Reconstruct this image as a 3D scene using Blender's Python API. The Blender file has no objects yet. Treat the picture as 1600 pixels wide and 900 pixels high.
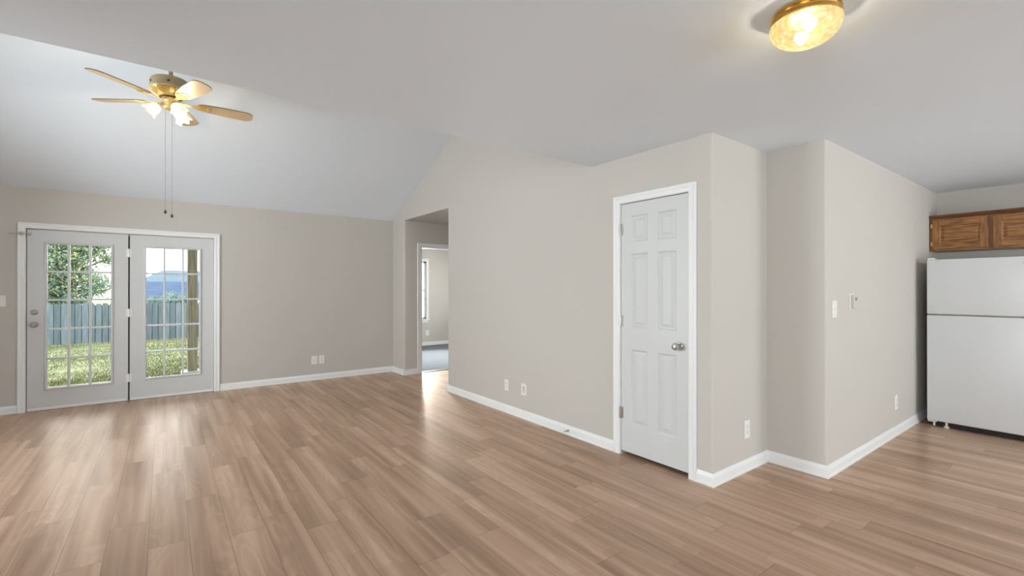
import bpy, bmesh, math, random
from mathutils import Vector, Matrix
random.seed(7)
PI = math.pi
SC = bpy.context.scene
COL = SC.collection

# ------------------------------------------------------------------ camera
cam_d = bpy.data.cameras.new('camera')
cam = bpy.data.objects.new('camera', cam_d); COL.objects.link(cam)
cam_d.sensor_width = 36.0
cam_d.lens = 36.0 * 724.65 / 1600.0
cam_d.clip_start = 0.05; cam_d.clip_end = 300
cam.location = (0, 0, 1.3607)
cam.rotation_euler = (math.radians(90.1186), 0, -math.radians(36.843))
SC.camera = cam

# ------------------------------------------------------------------ exposure
SC.view_settings.view_transform = 'Standard'
SC.view_settings.look = 'None'
SC.view_settings.gamma = 1.0
SC.view_settings.use_curve_mapping = False
SC.view_settings.exposure = 0.09

# ------------------------------------------------------------------ light levels
SKY = 4.4
SUN = 3.8
FILL_REAR = 66.0
FILL_LEFT = 205.0
FILL_DINING = 165.0
FILL_BED = 55.0
DAY_BEDWIN = 340.0
LAMP_W = 6.5
KITCHEN_W = 11.0
FAN_W = 5.0

world = bpy.data.worlds.new('sky'); SC.world = world; world.use_nodes = True
nt = world.node_tree; nt.nodes.clear()
wo = nt.nodes.new('ShaderNodeOutputWorld'); bg = nt.nodes.new('ShaderNodeBackground')
tc = nt.nodes.new('ShaderNodeTexCoord'); sep = nt.nodes.new('ShaderNodeSeparateXYZ')
rmp = nt.nodes.new('ShaderNodeValToRGB'); nz = nt.nodes.new('ShaderNodeTexNoise')
mx = nt.nodes.new('ShaderNodeMixRGB')
rmp.color_ramp.elements[0].position = 0.0; rmp.color_ramp.elements[0].color = (1.0, 0.985, 0.96, 1)
rmp.color_ramp.elements[1].position = 0.75; rmp.color_ramp.elements[1].color = (0.42, 0.60, 0.92, 1)
e = rmp.color_ramp.elements.new(0.22); e.color = (0.88, 0.93, 1.0, 1)
nz.inputs['Scale'].default_value = 2.5; nz.inputs['Detail'].default_value = 5
cr = nt.nodes.new('ShaderNodeValToRGB')
cr.color_ramp.elements[0].position = 0.45; cr.color_ramp.elements[1].position = 0.62
mx.inputs[2].default_value = (1, 0.98, 0.96, 1)
bg.inputs['Strength'].default_value = SKY
nt.links.new(tc.outputs['Generated'], sep.inputs[0]); nt.links.new(sep.outputs['Z'], rmp.inputs[0])
nt.links.new(tc.outputs['Generated'], nz.inputs['Vector']); nt.links.new(nz.outputs['Fac'], cr.inputs[0])
nt.links.new(cr.outputs[0], mx.inputs[0]); nt.links.new(rmp.outputs[0], mx.inputs[1])
nt.links.new(mx.outputs[0], bg.inputs[0]); nt.links.new(bg.outputs[0], wo.inputs[0])

def add_light(name, kind, loc, energy, color=(1, 1, 1), rot=(0, 0, 0), **kw):
    l = bpy.data.lights.new(name, kind); l.energy = energy; l.color = color
    for k, v in kw.items(): setattr(l, k, v)
    o = bpy.data.objects.new(name, l); COL.objects.link(o)
    o.location = loc; o.rotation_euler = rot
    return o

# sun high beyond the garden fence, shining towards the house
add_light('sun', 'SUN', (0, 30, 30), SUN, (1.0, 0.95, 0.86),
          rot=(-math.radians(40), 0, math.radians(12)), angle=math.radians(0.6))
# fill lights added outside unseen windows, plus sky light at the visible bedroom window
for wx in (2.6, 5.4):
    add_light('daylight', 'AREA', (wx, -3.55, 1.5), FILL_REAR, (0.90, 0.955, 1.0),
              rot=(math.radians(104), 0, 0), shape='RECTANGLE', size=1.9, size_y=1.5)
add_light('daylight', 'AREA', (-3.55, 4.6, 1.45), FILL_LEFT, (0.90, 0.955, 1.0),
          rot=(math.radians(110), 0, -math.radians(90)), shape='RECTANGLE', size=1.9, size_y=1.4)
add_light('daylight', 'AREA', (-3.55, -1.2, 1.45), FILL_DINING, (0.90, 0.955, 1.0),
          rot=(math.radians(104), 0, -math.radians(90)), shape='RECTANGLE', size=1.9, size_y=1.4)
add_light('daylight', 'AREA', (4.59, 10.42, 1.33), DAY_BEDWIN, (0.97, 0.985, 1.0),
          rot=(-math.radians(90), 0, 0), shape='RECTANGLE', size=.86, size_y=1.36)
add_light('daylight', 'AREA', (7.35, 8.6, 1.45), FILL_BED, (0.95, 0.98, 1.0),
          rot=(math.radians(90), 0, math.radians(90)), shape='RECTANGLE', size=1.5, size_y=1.3)

# ------------------------------------------------------------------ node material helpers
def mat(name, color, rough=0.5, metal=0.0, bump=None, spec=None, var=None):
    """plain principled material; bump=(scale, strength); var=(scale, color2, stretch)"""
    m = bpy.data.materials.new(name); m.use_nodes = True
    t = m.node_tree; b = t.nodes['Principled BSDF']
    b.inputs['Base Color'].default_value = (*color, 1)
    b.inputs['Roughness'].default_value = rough
    b.inputs['Metallic'].default_value = metal
    if spec is not None: b.inputs['Specular IOR Level'].default_value = spec
    if bump or var:
        co = t.nodes.new('ShaderNodeTexCoord')
    if bump:
        n = t.nodes.new('ShaderNodeTexNoise'); n.inputs['Scale'].default_value = bump[0]; n.inputs['Detail'].default_value = 3
        bp = t.nodes.new('ShaderNodeBump'); bp.inputs['Strength'].default_value = bump[1]; bp.inputs['Distance'].default_value = 0.01
        t.links.new(co.outputs['Object'], n.inputs['Vector']); t.links.new(n.outputs['Fac'], bp.inputs['Height'])
        t.links.new(bp.outputs[0], b.inputs['Normal'])
    if var:
        mp = t.nodes.new('ShaderNodeMapping'); mp.inputs['Scale'].default_value = var[2]
        n = t.nodes.new('ShaderNodeTexNoise'); n.inputs['Scale'].default_value = var[0]; n.inputs['Detail'].default_value = 6
        r = t.nodes.new('ShaderNodeValToRGB')
        r.color_ramp.elements[0].position = 0.35; r.color_ramp.elements[0].color = (*color, 1)
        r.color_ramp.elements[1].position = 0.65; r.color_ramp.elements[1].color = (*var[1], 1)
        t.links.new(co.outputs['Object'], mp.inputs[0]); t.links.new(mp.outputs[0], n.inputs['Vector'])
        t.links.new(n.outputs['Fac'], r.inputs[0]); t.links.new(r.outputs[0], b.inputs['Base Color'])
    return m

M = {}
M['wall'] = mat('greige wall paint', (0.57, 0.535, 0.498), 0.75, bump=(90, 0.03))
M['ceil'] = mat('white ceiling paint', (0.80, 0.85, 0.915), 0.85, bump=(60, 0.04))
M['trim'] = mat('white semigloss trim', (0.84, 0.845, 0.85), 0.35)
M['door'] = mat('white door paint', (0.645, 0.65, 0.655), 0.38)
M['plastic'] = mat('white plastic', (0.82, 0.81, 0.78), 0.35)
M['beige'] = mat('beige plastic', (0.60, 0.56, 0.50), 0.45)
M['slot'] = mat('dark slot', (0.03, 0.03, 0.03), 0.6)
M['chrome'] = mat('satin nickel', (0.55, 0.54, 0.52), 0.28, 1.0)
M['chain'] = mat('dull chain', (0.20, 0.19, 0.18), 0.5, 0.3)
M['dark'] = mat('black rubber', (0.012, 0.011, 0.010), 0.6)
M['brass'] = mat('polished brass', (0.78, 0.52, 0.17), 0.25, 1.0)
M['antique'] = mat('antique ivory brass', (0.42, 0.33, 0.20), 0.45, 0.3)
M['gold'] = mat('warm gold', (0.80, 0.60, 0.26), 0.35, 0.6)
M['blade'] = mat('pale oak blade', (0.66, 0.50, 0.30), 0.42, var=(6, (0.58, 0.42, 0.24), (2, 18, 2)))
M['walnut'] = mat('dark blade edge', (0.10, 0.06, 0.035), 0.5)
M['fridge'] = mat('white enamel', (0.72, 0.73, 0.745), 0.33, bump=(220, 0.02))
M['gasket'] = mat('grey gasket', (0.25, 0.25, 0.25), 0.6)
M['carpet'] = mat('pale carpet', (0.17, 0.185, 0.205), 0.95, bump=(120, 0.5))
M['concrete'] = mat('pale concrete', (0.58, 0.57, 0.54), 0.9, bump=(30, 0.2))
M['fence'] = mat('weathered fence boards', (0.115, 0.158, 0.21), 0.85, var=(3, (0.165, 0.22, 0.27), (9, 9, 0.6)), bump=(20, 0.2))
def fence_mat():
    m = mat('weathered fence boards', (0.10, 0.135, 0.145), 0.85, var=(3, (0.165, 0.205, 0.22), (9, 9, 0.6)), bump=(20, 0.2))
    t = m.node_tree; b = t.nodes['Principled BSDF']; src = b.inputs['Base Color'].links[0].from_socket
    co = t.nodes.new('ShaderNodeTexCoord'); sp = t.nodes.new('ShaderNodeSeparateXYZ'); t.links.new(co.outputs['Object'], sp.inputs[0])
    d = t.nodes.new('ShaderNodeMath'); d.operation = 'DIVIDE'; d.inputs[1].default_value = .145; t.links.new(sp.outputs['X'], d.inputs[0])
    f = t.nodes.new('ShaderNodeMath'); f.operation = 'FLOOR'; t.links.new(d.outputs[0], f.inputs[0])
    w = t.nodes.new('ShaderNodeTexWhiteNoise'); w.noise_dimensions = '1D'; t.links.new(f.outputs[0], w.inputs['W'])
    mr = t.nodes.new('ShaderNodeMapRange'); mr.inputs[3].default_value = .75; mr.inputs[4].default_value = 1.15; t.links.new(w.outputs['Value'], mr.inputs[0])
    mx = t.nodes.new('ShaderNodeVectorMath'); mx.operation = 'SCALE'; t.links.new(src, mx.inputs[0]); t.links.new(mr.outputs[0], mx.inputs['Scale'])
    t.links.new(mx.outputs[0], b.inputs['Base Color'])
    return m
M['fence'] = fence_mat()
M['post'] = mat('weathered post', (0.20, 0.18, 0.135), 0.85, var=(3, (0.36, 0.32, 0.22), (12, 12, 0.8)), bump=(30, 0.3))
M['roof'] = mat('pale shingles', (0.075, 0.115, 0.135), 0.9, var=(1.2, (0.10, 0.145, 0.17), (1, 1, 6)))
M['roofdark'] = mat('blue slate shingles', (0.012, 0.036, 0.085), 0.85, var=(1.5, (0.035, 0.07, 0.12), (1, 1, 7)))
M['siding'] = mat('pale siding', (0.62, 0.64, 0.66), 0.8)
M['leaf'] = mat('leaves', (0.18, 0.25, 0.11), 0.6, var=(1.3, (0.34, 0.37, 0.15), (1, 1, 1)))
M['leafdark'] = mat('cool leaves', (0.11, 0.19, 0.15), 0.6, var=(1.5, (0.20, 0.29, 0.22), (1, 1, 1)))
M['bark'] = mat('bark', (0.16, 0.12, 0.09), 0.9, bump=(20, 0.6))
M['grass'] = mat('grass blades', (0.135, 0.16, 0.048), 0.8, var=(1.0, (0.28, 0.265, 0.12), (0.35, 2.6, 1)))
M['lawn'] = mat('lawn', (0.13, 0.155, 0.050), 0.95, var=(1.0, (0.28, 0.275, 0.13), (0.35, 2.6, 1)), bump=(25, 0.08))
M['ext'] = mat('exterior siding', (0.6, 0.58, 0.55), 0.8)

def wood_oak():
    m = bpy.data.materials.new('honey oak'); m.use_nodes = True
    t = m.node_tree; b = t.nodes['Principled BSDF']; L = t.links.new
    co = t.nodes.new('ShaderNodeTexCoord'); mp = t.nodes.new('ShaderNodeMapping')
    mp.inputs['Scale'].default_value = (4, 3, 30)
    n = t.nodes.new('ShaderNodeTexNoise'); n.inputs['Scale'].default_value = 2.2; n.inputs['Detail'].default_value = 8; n.inputs['Distortion'].default_value = 0.6
    r = t.nodes.new('ShaderNodeValToRGB')
    r.color_ramp.elements[0].position = 0.30; r.color_ramp.elements[0].color = (0.150, 0.055, 0.014, 1)
    r.color_ramp.elements[1].position = 0.70; r.color_ramp.elements[1].color = (0.46, 0.205, 0.058, 1)
    L(co.outputs['Object'], mp.inputs[0]); L(mp.outputs[0], n.inputs['Vector']); L(n.outputs['Fac'], r.inputs[0]); L(r.outputs[0], b.inputs['Base Color'])
    b.inputs['Roughness'].default_value = 0.36
    return m
M['oak'] = wood_oak()
def wood_oak_upright():
    m = M['oak'].copy(); m.name = 'honey oak upright'
    for n in m.node_tree.nodes:
        if n.type == 'MAPPING': n.inputs['Scale'].default_value = (4, 30, 3)
    return m
M['oakv'] = wood_oak_upright()
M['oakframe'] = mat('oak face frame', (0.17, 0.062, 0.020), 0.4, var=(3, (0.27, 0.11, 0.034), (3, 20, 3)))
M['oakdark'] = mat('dark oak crown', (0.11, 0.035, 0.012), 0.4, var=(3, (0.17, 0.06, 0.02), (3, 3, 20)))

def glass_mat():
    m = bpy.data.materials.new('clear glass'); m.use_nodes = True
    t = m.node_tree; t.nodes.clear(); L = t.links.new
    o = t.nodes.new('ShaderNodeOutputMaterial'); mixs = t.nodes.new('ShaderNodeMixShader')
    tr = t.nodes.new('ShaderNodeBsdfTransparent'); tr.inputs[0].default_value = (0.96, 0.98, 0.975, 1)
    gl = t.nodes.new('ShaderNodeBsdfGlossy'); gl.inputs['Roughness'].default_value = 0.02
    fr = t.nodes.new('ShaderNodeFresnel'); fr.inputs['IOR'].default_value = 1.45
    L(fr.outputs[0], mixs.inputs[0]); L(tr.outputs[0], mixs.inputs[1]); L(gl.outputs[0], mixs.inputs[2]); L(mixs.outputs[0], o.inputs[0])
    return m
M['glass'] = glass_mat()

def shade_mat(name, col, emit, transp, bump):
    """glass of a lit lamp: part see-through, part milky and glowing"""
    m = bpy.data.materials.new(name); m.use_nodes = True
    t = m.node_tree; t.nodes.clear(); L = t.links.new
    o = t.nodes.new('ShaderNodeOutputMaterial')
    tr = t.nodes.new('ShaderNodeBsdfTransparent'); tr.inputs[0].default_value = (*col, 1)
    tl = t.nodes.new('ShaderNodeBsdfTranslucent'); tl.inputs[0].default_value = (col[0] * .45, col[1] * .45, col[2] * .40, 1)
    em = t.nodes.new('ShaderNodeEmission'); em.inputs[0].default_value = (*col, 1); em.inputs[1].default_value = emit
    gl = t.nodes.new('ShaderNodeBsdfGlossy'); gl.inputs['Roughness'].default_value = 0.15
    m1 = t.nodes.new('ShaderNodeMixShader'); m1.inputs[0].default_value = transp
    m2 = t.nodes.new('ShaderNodeMixShader'); m2.inputs[0].default_value = 0.08
    ad = t.nodes.new('ShaderNodeAddShader')
    L(tl.outputs[0], m1.inputs[1]); L(tr.outputs[0], m1.inputs[2])
    L(m1.outputs[0], m2.inputs[1]); L(gl.outputs[0], m2.inputs[2])
    L(m2.outputs[0], ad.inputs[0]); L(em.outputs[0], ad.inputs[1]); L(ad.outputs[0], o.inputs[0])
    if bump:
        co = t.nodes.new('ShaderNodeTexCoord'); v = t.nodes.new('ShaderNodeTexVoronoi'); v.inputs['Scale'].default_value = bump
        bp = t.nodes.new('ShaderNodeBump'); bp.inputs['Strength'].default_value = 0.8; bp.inputs['Distance'].default_value = 0.004
        r = t.nodes.new('ShaderNodeMapRange'); r.inputs[1].default_value = 0.0; r.inputs[2].default_value = 0.7
        r.inputs[3].default_value = emit * 1.25; r.inputs[4].default_value = emit * 0.6
        L(co.outputs['Object'], v.inputs['Vector']); L(v.outputs['Distance'], bp.inputs['Height'])
        L(bp.outputs[0], tl.inputs['Normal']); L(bp.outputs[0], gl.inputs['Normal'])
        L(v.outputs['Distance'], r.inputs[0]); L(r.outputs[0], em.inputs[1])
    return m
def dome_mat():
    m = bpy.data.materials.new('textured lit glass'); m.use_nodes = True
    t = m.node_tree; t.nodes.clear(); L = t.links.new
    o = t.nodes.new('ShaderNodeOutputMaterial')
    co = t.nodes.new('ShaderNodeTexCoord'); v = t.nodes.new('ShaderNodeTexVoronoi'); v.inputs['Scale'].default_value = 60
    r = t.nodes.new('ShaderNodeValToRGB')
    r.color_ramp.elements[0].position = 0.1; r.color_ramp.elements[0].color = (1.0, .92, .62, 1)
    r.color_ramp.elements[1].position = 0.75; r.color_ramp.elements[1].color = (.80, .63, .27, 1)
    tr = t.nodes.new('ShaderNodeBsdfTransparent'); em = t.nodes.new('ShaderNodeEmission'); em.inputs[1].default_value = .50
    tl = t.nodes.new('ShaderNodeBsdfTranslucent'); tl.inputs[0].default_value = (.05, .042, .024, 1)
    gl = t.nodes.new('ShaderNodeBsdfGlossy'); gl.inputs['Roughness'].default_value = 0.2
    bp = t.nodes.new('ShaderNodeBump'); bp.inputs['Strength'].default_value = 0.8; bp.inputs['Distance'].default_value = 0.004
    m1 = t.nodes.new('ShaderNodeMixShader'); m1.inputs[0].default_value = .45
    m2 = t.nodes.new('ShaderNodeMixShader'); m2.inputs[0].default_value = .06
    ad = t.nodes.new('ShaderNodeAddShader')
    L(co.outputs['Object'], v.inputs['Vector']); L(v.outputs['Distance'], r.inputs[0]); L(v.outputs['Distance'], bp.inputs['Height'])
    L(bp.outputs[0], gl.inputs['Normal'])
    L(r.outputs[0], tr.inputs[0]); L(r.outputs[0], em.inputs[0])
    L(tl.outputs[0], m1.inputs[1]); L(tr.outputs[0], m1.inputs[2]); L(m1.outputs[0], m2.inputs[1]); L(gl.outputs[0], m2.inputs[2])
    L(m2.outputs[0], ad.inputs[0]); L(em.outputs[0], ad.inputs[1]); L(ad.outputs[0], o.inputs[0])
    return m
M['dome'] = dome_mat()
M['tulip'] = shade_mat('frosted lit glass', (1.0, 0.94, 0.74), 0.60, 0.08, None)
def emit_mat(name, col, s):
    m = bpy.data.materials.new(name); m.use_nodes = True
    t = m.node_tree; t.nodes.clear()
    o = t.nodes.new('ShaderNodeOutputMaterial'); em = t.nodes.new('ShaderNodeEmission')
    em.inputs[0].default_value = (*col, 1); em.inputs[1].default_value = s
    t.links.new(em.outputs[0], o.inputs[0]); return m
M['bulb'] = emit_mat('lit bulb', (1.0, 0.93, 0.78), 14)

def floor_mat():
    m = bpy.data.materials.new('wood plank floor'); m.use_nodes = True
    t = m.node_tree; b = t.nodes['Principled BSDF']; L = t.links.new
    def mth(op, a, c=None, c2=None):
        n = t.nodes.new('ShaderNodeMath'); n.operation = op
        for i, v in enumerate((a, c, c2)):
            if v is None: continue
            if isinstance(v, (int, float)): n.inputs[i].default_value = v
            else: L(v, n.inputs[i])
        return n.outputs[0]
    def comb(x, y, z=0.0):
        n = t.nodes.new('ShaderNodeCombineXYZ')
        for i, v in enumerate((x, y, z)):
            if isinstance(v, (int, float)): n.inputs[i].default_value = v
            else: L(v, n.inputs[i])
        return n.outputs[0]
    def wn(v):
        n = t.nodes.new('ShaderNodeTexWhiteNoise'); n.noise_dimensions = '3D'; L(v, n.inputs['Vector']); return n.outputs['Value']
    def noise(v, s, d, dist=0.0):
        n = t.nodes.new('ShaderNodeTexNoise'); n.inputs['Scale'].default_value = s; n.inputs['Detail'].default_value = d
        n.inputs['Distortion'].default_value = dist; L(v, n.inputs['Vector']); return n.outputs['Fac']
    co = t.nodes.new('ShaderNodeTexCoord'); sp = t.nodes.new('ShaderNodeSeparateXYZ'); L(co.outputs['Object'], sp.inputs[0])
    X, Y = sp.outputs['X'], sp.outputs['Y']
    W, LEN = 0.178, 1.22
    u = mth('DIVIDE', mth('ADD', X, 10.035), W); c = mth('FLOOR', u); fu = mth('FRACT', u)
    off = mth('MULTIPLY', wn(comb(c, 3.7)), LEN)
    v = mth('DIVIDE', mth('ADD', mth('ADD', Y, 20), off), LEN); r = mth('FLOOR', v); fv = mth('FRACT', v)
    pid = wn(comb(c, r, 1.3))
    # printed narrower strips within each plank
    u2 = mth('MULTIPLY', u, 2.0); c2 = mth('FLOOR', u2)
    v2 = mth('DIVIDE', mth('ADD', mth('ADD', Y, 20), mth('MULTIPLY', wn(comb(c2, 9.1)), 0.7)), 0.7)
    sid = wn(comb(c2, mth('FLOOR', v2), 5.5))
    # grain stretched along the plank
    sh = mth('MULTIPLY', pid, 37.0)
    g1 = noise(comb(mth('MULTIPLY', X, 9.0), mth('ADD', mth('MULTIPLY', Y, 0.65), sh), sh), 1.0, 1.5, 0.5)
    g4 = noise(comb(mth('MULTIPLY', X, 26.0), mth('ADD', mth('MULTIPLY', Y, 0.55), sh), sh), 1.0, 1.0, 0.3)
    ring = mth('POWER', mth('ABSOLUTE', mth('SINE', mth('MULTIPLY', noise(comb(mth('MULTIPLY', X, 7.0), mth('ADD', mth('MULTIPLY', Y, 1.3), sh), sh), 1.0, 1.0), 34.0))), 6.0)
    g2 = noise(comb(mth('MULTIPLY', X, 90.0), mth('ADD', mth('MULTIPLY', Y, 3.5), sh), sh), 1.0, 5.0, 0.8)
    g3 = noise(comb(mth('MULTIPLY', X, 2.6), mth('MULTIPLY', Y, 0.7), 0.0), 1.0, 2.0)
    def cen(v, k): return mth('MULTIPLY', mth('SUBTRACT', v, 0.5), k)
    tone = mth('ADD', cen(pid, 0.15), cen(sid, 0.11))
    tone = mth('ADD', tone, cen(g1, 1.15))
    tone = mth('ADD', tone, cen(g4, 0.62))
    tone = mth('ADD', tone, cen(g2, 0.05))
    tone = mth('ADD', tone, cen(g3, 0.20))
    tone = mth('ADD', tone, mth('MULTIPLY', mth('MULTIPLY', ring, mth('GREATER_THAN', sid, 0.6)), 0.10))
    tone = mth('ADD', tone, 0.50)
    rp = t.nodes.new('ShaderNodeValToRGB'); L(tone, rp.inputs[0])
    el = rp.color_ramp.elements
    el[0].position = 0.10; el[0].color = (0.225, 0.127, 0.081, 1)
    el[1].position = 0.92; el[1].color = (0.60, 0.410, 0.298, 1)
    k = el.new(0.5); k.color = (0.425, 0.268, 0.184, 1)
    # seams
    du = mth('MULTIPLY', mth('MINIMUM', fu, mth('SUBTRACT', 1.0, fu)), W)
    dv = mth('MULTIPLY', mth('MINIMUM', fv, mth('SUBTRACT', 1.0, fv)), LEN)
    seam = mth('LESS_THAN', mth('MINIMUM', du, dv), 0.0016)
    mx = t.nodes.new('ShaderNodeMixRGB'); mx.blend_type = 'MULTIPLY'
    L(mth('MULTIPLY', seam, 0.6), mx.inputs[0]); L(rp.outputs[0], mx.inputs[1]); mx.inputs[2].default_value = (0.25, 0.2, 0.17, 1)
    rr = mth('ADD', 0.21, mth('MULTIPLY', g2, 0.06))
    wob = noise(comb(mth('MULTIPLY', X, 3.0), mth('MULTIPLY', Y, 5.0), 0.0), 1.0, 2.0)
    hgt = mth('SUBTRACT', mth('ADD', mth('MULTIPLY', g2, 0.03), mth('MULTIPLY', wob, 0.7)), mth('MULTIPLY', seam, 0.5))
    bp = t.nodes.new('ShaderNodeBump'); bp.inputs['Strength'].default_value = 0.12; bp.inputs['Distance'].default_value = 0.006
    L(hgt, bp.inputs['Height'])
    # lacquered wood: diffuse wood under a warm glossy finish
    out = t.nodes['Material Output']; t.nodes.remove(b)
    df = t.nodes.new('ShaderNodeBsdfDiffuse'); gl = t.nodes.new('ShaderNodeBsdfGlossy'); fr = t.nodes.new('ShaderNodeFresnel'); ms = t.nodes.new('ShaderNodeMixShader')
    fr.inputs['IOR'].default_value = 1.8; gl.inputs['Color'].default_value = (1.0, 0.86, 0.74, 1)
    L(mx.outputs[0], df.inputs['Color']); L(rr, gl.inputs['Roughness']); L(bp.outputs[0], gl.inputs['Normal'])
    g5 = t.nodes.new('ShaderNodeBsdfGlossy'); g5.inputs['Color'].default_value = (1.0, 0.86, 0.74, 1); g5.inputs['Roughness'].default_value = 0.48; L(bp.outputs[0], g5.inputs['Normal'])
    m5 = t.nodes.new('ShaderNodeMixShader'); m5.inputs[0].default_value = 0.5; L(gl.outputs[0], m5.inputs[1]); L(g5.outputs[0], m5.inputs[2])
    L(fr.outputs[0], ms.inputs[0]); L(df.outputs[0], ms.inputs[1]); L(m5.outputs[0], ms.inputs[2]); L(ms.outputs[0], out.inputs['Surface'])
    return m
M['floor'] = floor_mat()

# ------------------------------------------------------------------ object helpers
def wm(o):
    m = o.matrix_basis.copy(); p = o.parent
    while p: m = p.matrix_basis @ m; p = p.parent
    return m
def obj(name, bm, mats, parent=None, world=True, origin=None, smooth=False):
    me = bpy.data.meshes.new(name)
    if parent is not None and world: bm.transform(wm(parent).inverted())
    if origin is not None: bm.transform(Matrix.Translation(-Vector(origin)))
    bmesh.ops.recalc_face_normals(bm, faces=bm.faces)
    if smooth:
        for f in bm.faces: f.smooth = True
        for e in bm.edges:
            if len(e.link_faces) == 2 and e.calc_face_angle(0) > math.radians(38): e.smooth = False
    bm.to_mesh(me); bm.free()
    for m in (mats if isinstance(mats, (list, tuple)) else [mats]): me.materials.append(M[m])
    o = bpy.data.objects.new(name, me); COL.objects.link(o)
    if origin is not None: o.location = origin
    if parent is not None: o.parent = parent
    return o
def tag(o, label, cat, group=None, kind=None):
    o['label'] = label; o['category'] = cat
    if group: o['group'] = group
    if kind: o['kind'] = kind
    return o
def thing(name, label, cat, loc=(0, 0, 0), rot=(0, 0, 0), group=None, kind=None):
    o = bpy.data.objects.new(name, None); COL.objects.link(o); o.empty_display_size = 0.1
    o.location = loc; o.rotation_euler = rot
    return tag(o, label, cat, group, kind)
def struct(name, bm, mats, label, cat, origin=None, smooth=False):
    return tag(obj(name, bm, mats, origin=origin, smooth=smooth), label, cat, kind='structure')
def B(): return bmesh.new()
def box(bm, x0, x1, y0, y1, z0, z1, bev=0.0, seg=2, mi=0):
    r = bmesh.ops.create_cube(bm, size=1.0); vs = r['verts']
    for v in vs:
        v.co = Vector(((x0 + x1) / 2 + v.co.x * (x1 - x0), (y0 + y1) / 2 + v.co.y * (y1 - y0), (z0 + z1) / 2 + v.co.z * (z1 - z0)))
    fs = {f for v in vs for f in v.link_faces}
    for f in fs: f.material_index = mi
    if bev:
        es = list({e for v in vs for e in v.link_edges})
        bmesh.ops.bevel(bm, geom=es, offset=bev, segments=seg, affect='EDGES', profile=0.5)
    return bm
def prism(bm, pts, z0, z1, axis='z', mi=0):
    """extrude polygon: axis z uses (x,y), axis x uses (y,z), axis y uses (x,z)"""
    def P(a, b, c):
        return {'z': (a, b, c), 'x': (c, a, b), 'y': (a, c, b)}[axis]
    v0 = [bm.verts.new(P(a, b, z0)) for a, b in pts]; v1 = [bm.verts.new(P(a, b, z1)) for a, b in pts]
    n = len(pts); fs = [bm.faces.new(v0), bm.faces.new(list(reversed(v1)))]
    for i in range(n):
        fs.append(bm.faces.new((v0[i], v1[i], v1[(i + 1) % n], v0[(i + 1) % n])))
    for f in fs: f.material_index = mi
    return bm
def rounded(pts, rad, seg=5):
    """pts with radius per vertex (0 = sharp)"""
    out = []; n = len(pts)
    for i, p in enumerate(pts):
        r = rad.get(i, 0)
        if not r: out.append(p); continue
        p = Vector(p); a = (Vector(pts[i - 1]) - p).normalized(); c = (Vector(pts[(i + 1) % n]) - p).normalized()
        s = p + a * r; e = p + c * r; o = p + a * r + c * r
        for k in range(seg + 1):
            w = k / seg * PI / 2
            q = o + (s - o) * math.cos(w) + (e - o) * math.sin(w)
            out.append((q.x, q.y))
    return out
def lathe(bm, prof, seg=32, M4=None, mi=0, close_ends=True):
    rings = []
    for r, z in prof:
        if r < 1e-6: rings.append([bm.verts.new((0, 0, z))])
        else: rings.append([bm.verts.new((r * math.cos(2 * PI * k / seg), r * math.sin(2 * PI * k / seg), z)) for k in range(seg)])
    fs = []
    for a, b in zip(rings, rings[1:]):
        for k in range(seg):
            k2 = (k + 1) % seg
            if len(a) == 1 and len(b) == 1: continue
            if len(a) == 1: fs.append(bm.faces.new((a[0], b[k2], b[k])))
            elif len(b) == 1: fs.append(bm.faces.new((a[k], a[k2], b[0])))
            else: fs.append(bm.faces.new((a[k], a[k2], b[k2], b[k])))
    if close_ends:
        for rg in (rings[0], rings[-1]):
            if len(rg) > 1: fs.append(bm.faces.new(rg))
    for f in fs: f.material_index = mi
    vs = [v for rg in rings for v in rg]
    if M4 is not None: bmesh.ops.transform(bm, matrix=M4, verts=vs)
    return vs
def tube(bm, pts, r, seg=8, mi=0):
    pts = [Vector(p) for p in pts]; rings = []
    for i, p in enumerate(pts):
        d = (pts[min(i + 1, len(pts) - 1)] - pts[max(i - 1, 0)]).normalized()
        a = d.orthogonal().normalized() if abs(d.z) > 0.99 else d.cross(Vector((0, 0, 1))).normalized()
        c = d.cross(a)
        rr = r[i] if isinstance(r, (list, tuple)) else r
        rings.append([bm.verts.new(p + (a * math.cos(2 * PI * k / seg) + c * math.sin(2 * PI * k / seg)) * rr) for k in range(seg)])
    for a, b in zip(rings, rings[1:]):
        for k in range(seg):
            f = bm.faces.new((a[k], a[(k + 1) % seg], b[(k + 1) % seg], b[k])); f.material_index = mi
    bm.faces.new(rings[0]); bm.faces.new(list(reversed(rings[-1])))
def loft_frame(bm, org, ax, nrm, x0, x1, z1, prof, z0=0.0, closed=False):
    """casing: prof = [(outward offset, depth)] swept round an opening x0..x1, up to z1 (z0 bottom; closed = all four sides)"""
    org = Vector(org); ax = Vector(ax); nrm = Vector(nrm); up = Vector((0, 0, 1))
    rows = []
    for o, d in prof:
        if closed: c = [(x0 - o, z0 - o), (x0 - o, z1 + o), (x1 + o, z1 + o), (x1 + o, z0 - o)]
        else: c = [(x0 - o, z0), (x0 - o, z1 + o), (x1 + o, z1 + o), (x1 + o, z0)]
        rows.append([bm.verts.new(org + ax * a + up * b + nrm * d) for a, b in c])
    n = len(rows); m = 4 if closed else 3
    for i in range(n):
        a, b = rows[i], rows[(i + 1) % n]
        for k in range(m):
            k2 = (k + 1) % 4
            bm.faces.new((a[k], b[k], b[k2], a[k2]))
    if not closed:
        bm.faces.new([r[0] for r in rows]); bm.faces.new([r[3] for r in reversed(rows)])
CASING = [(0.0, 0.0), (0.0, 0.010), (0.006, 0.014), (0.022, 0.015), (0.034, 0.013), (0.046, 0.018), (0.058, 0.018), (0.062, 0.014), (0.062, 0.0)]
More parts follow.
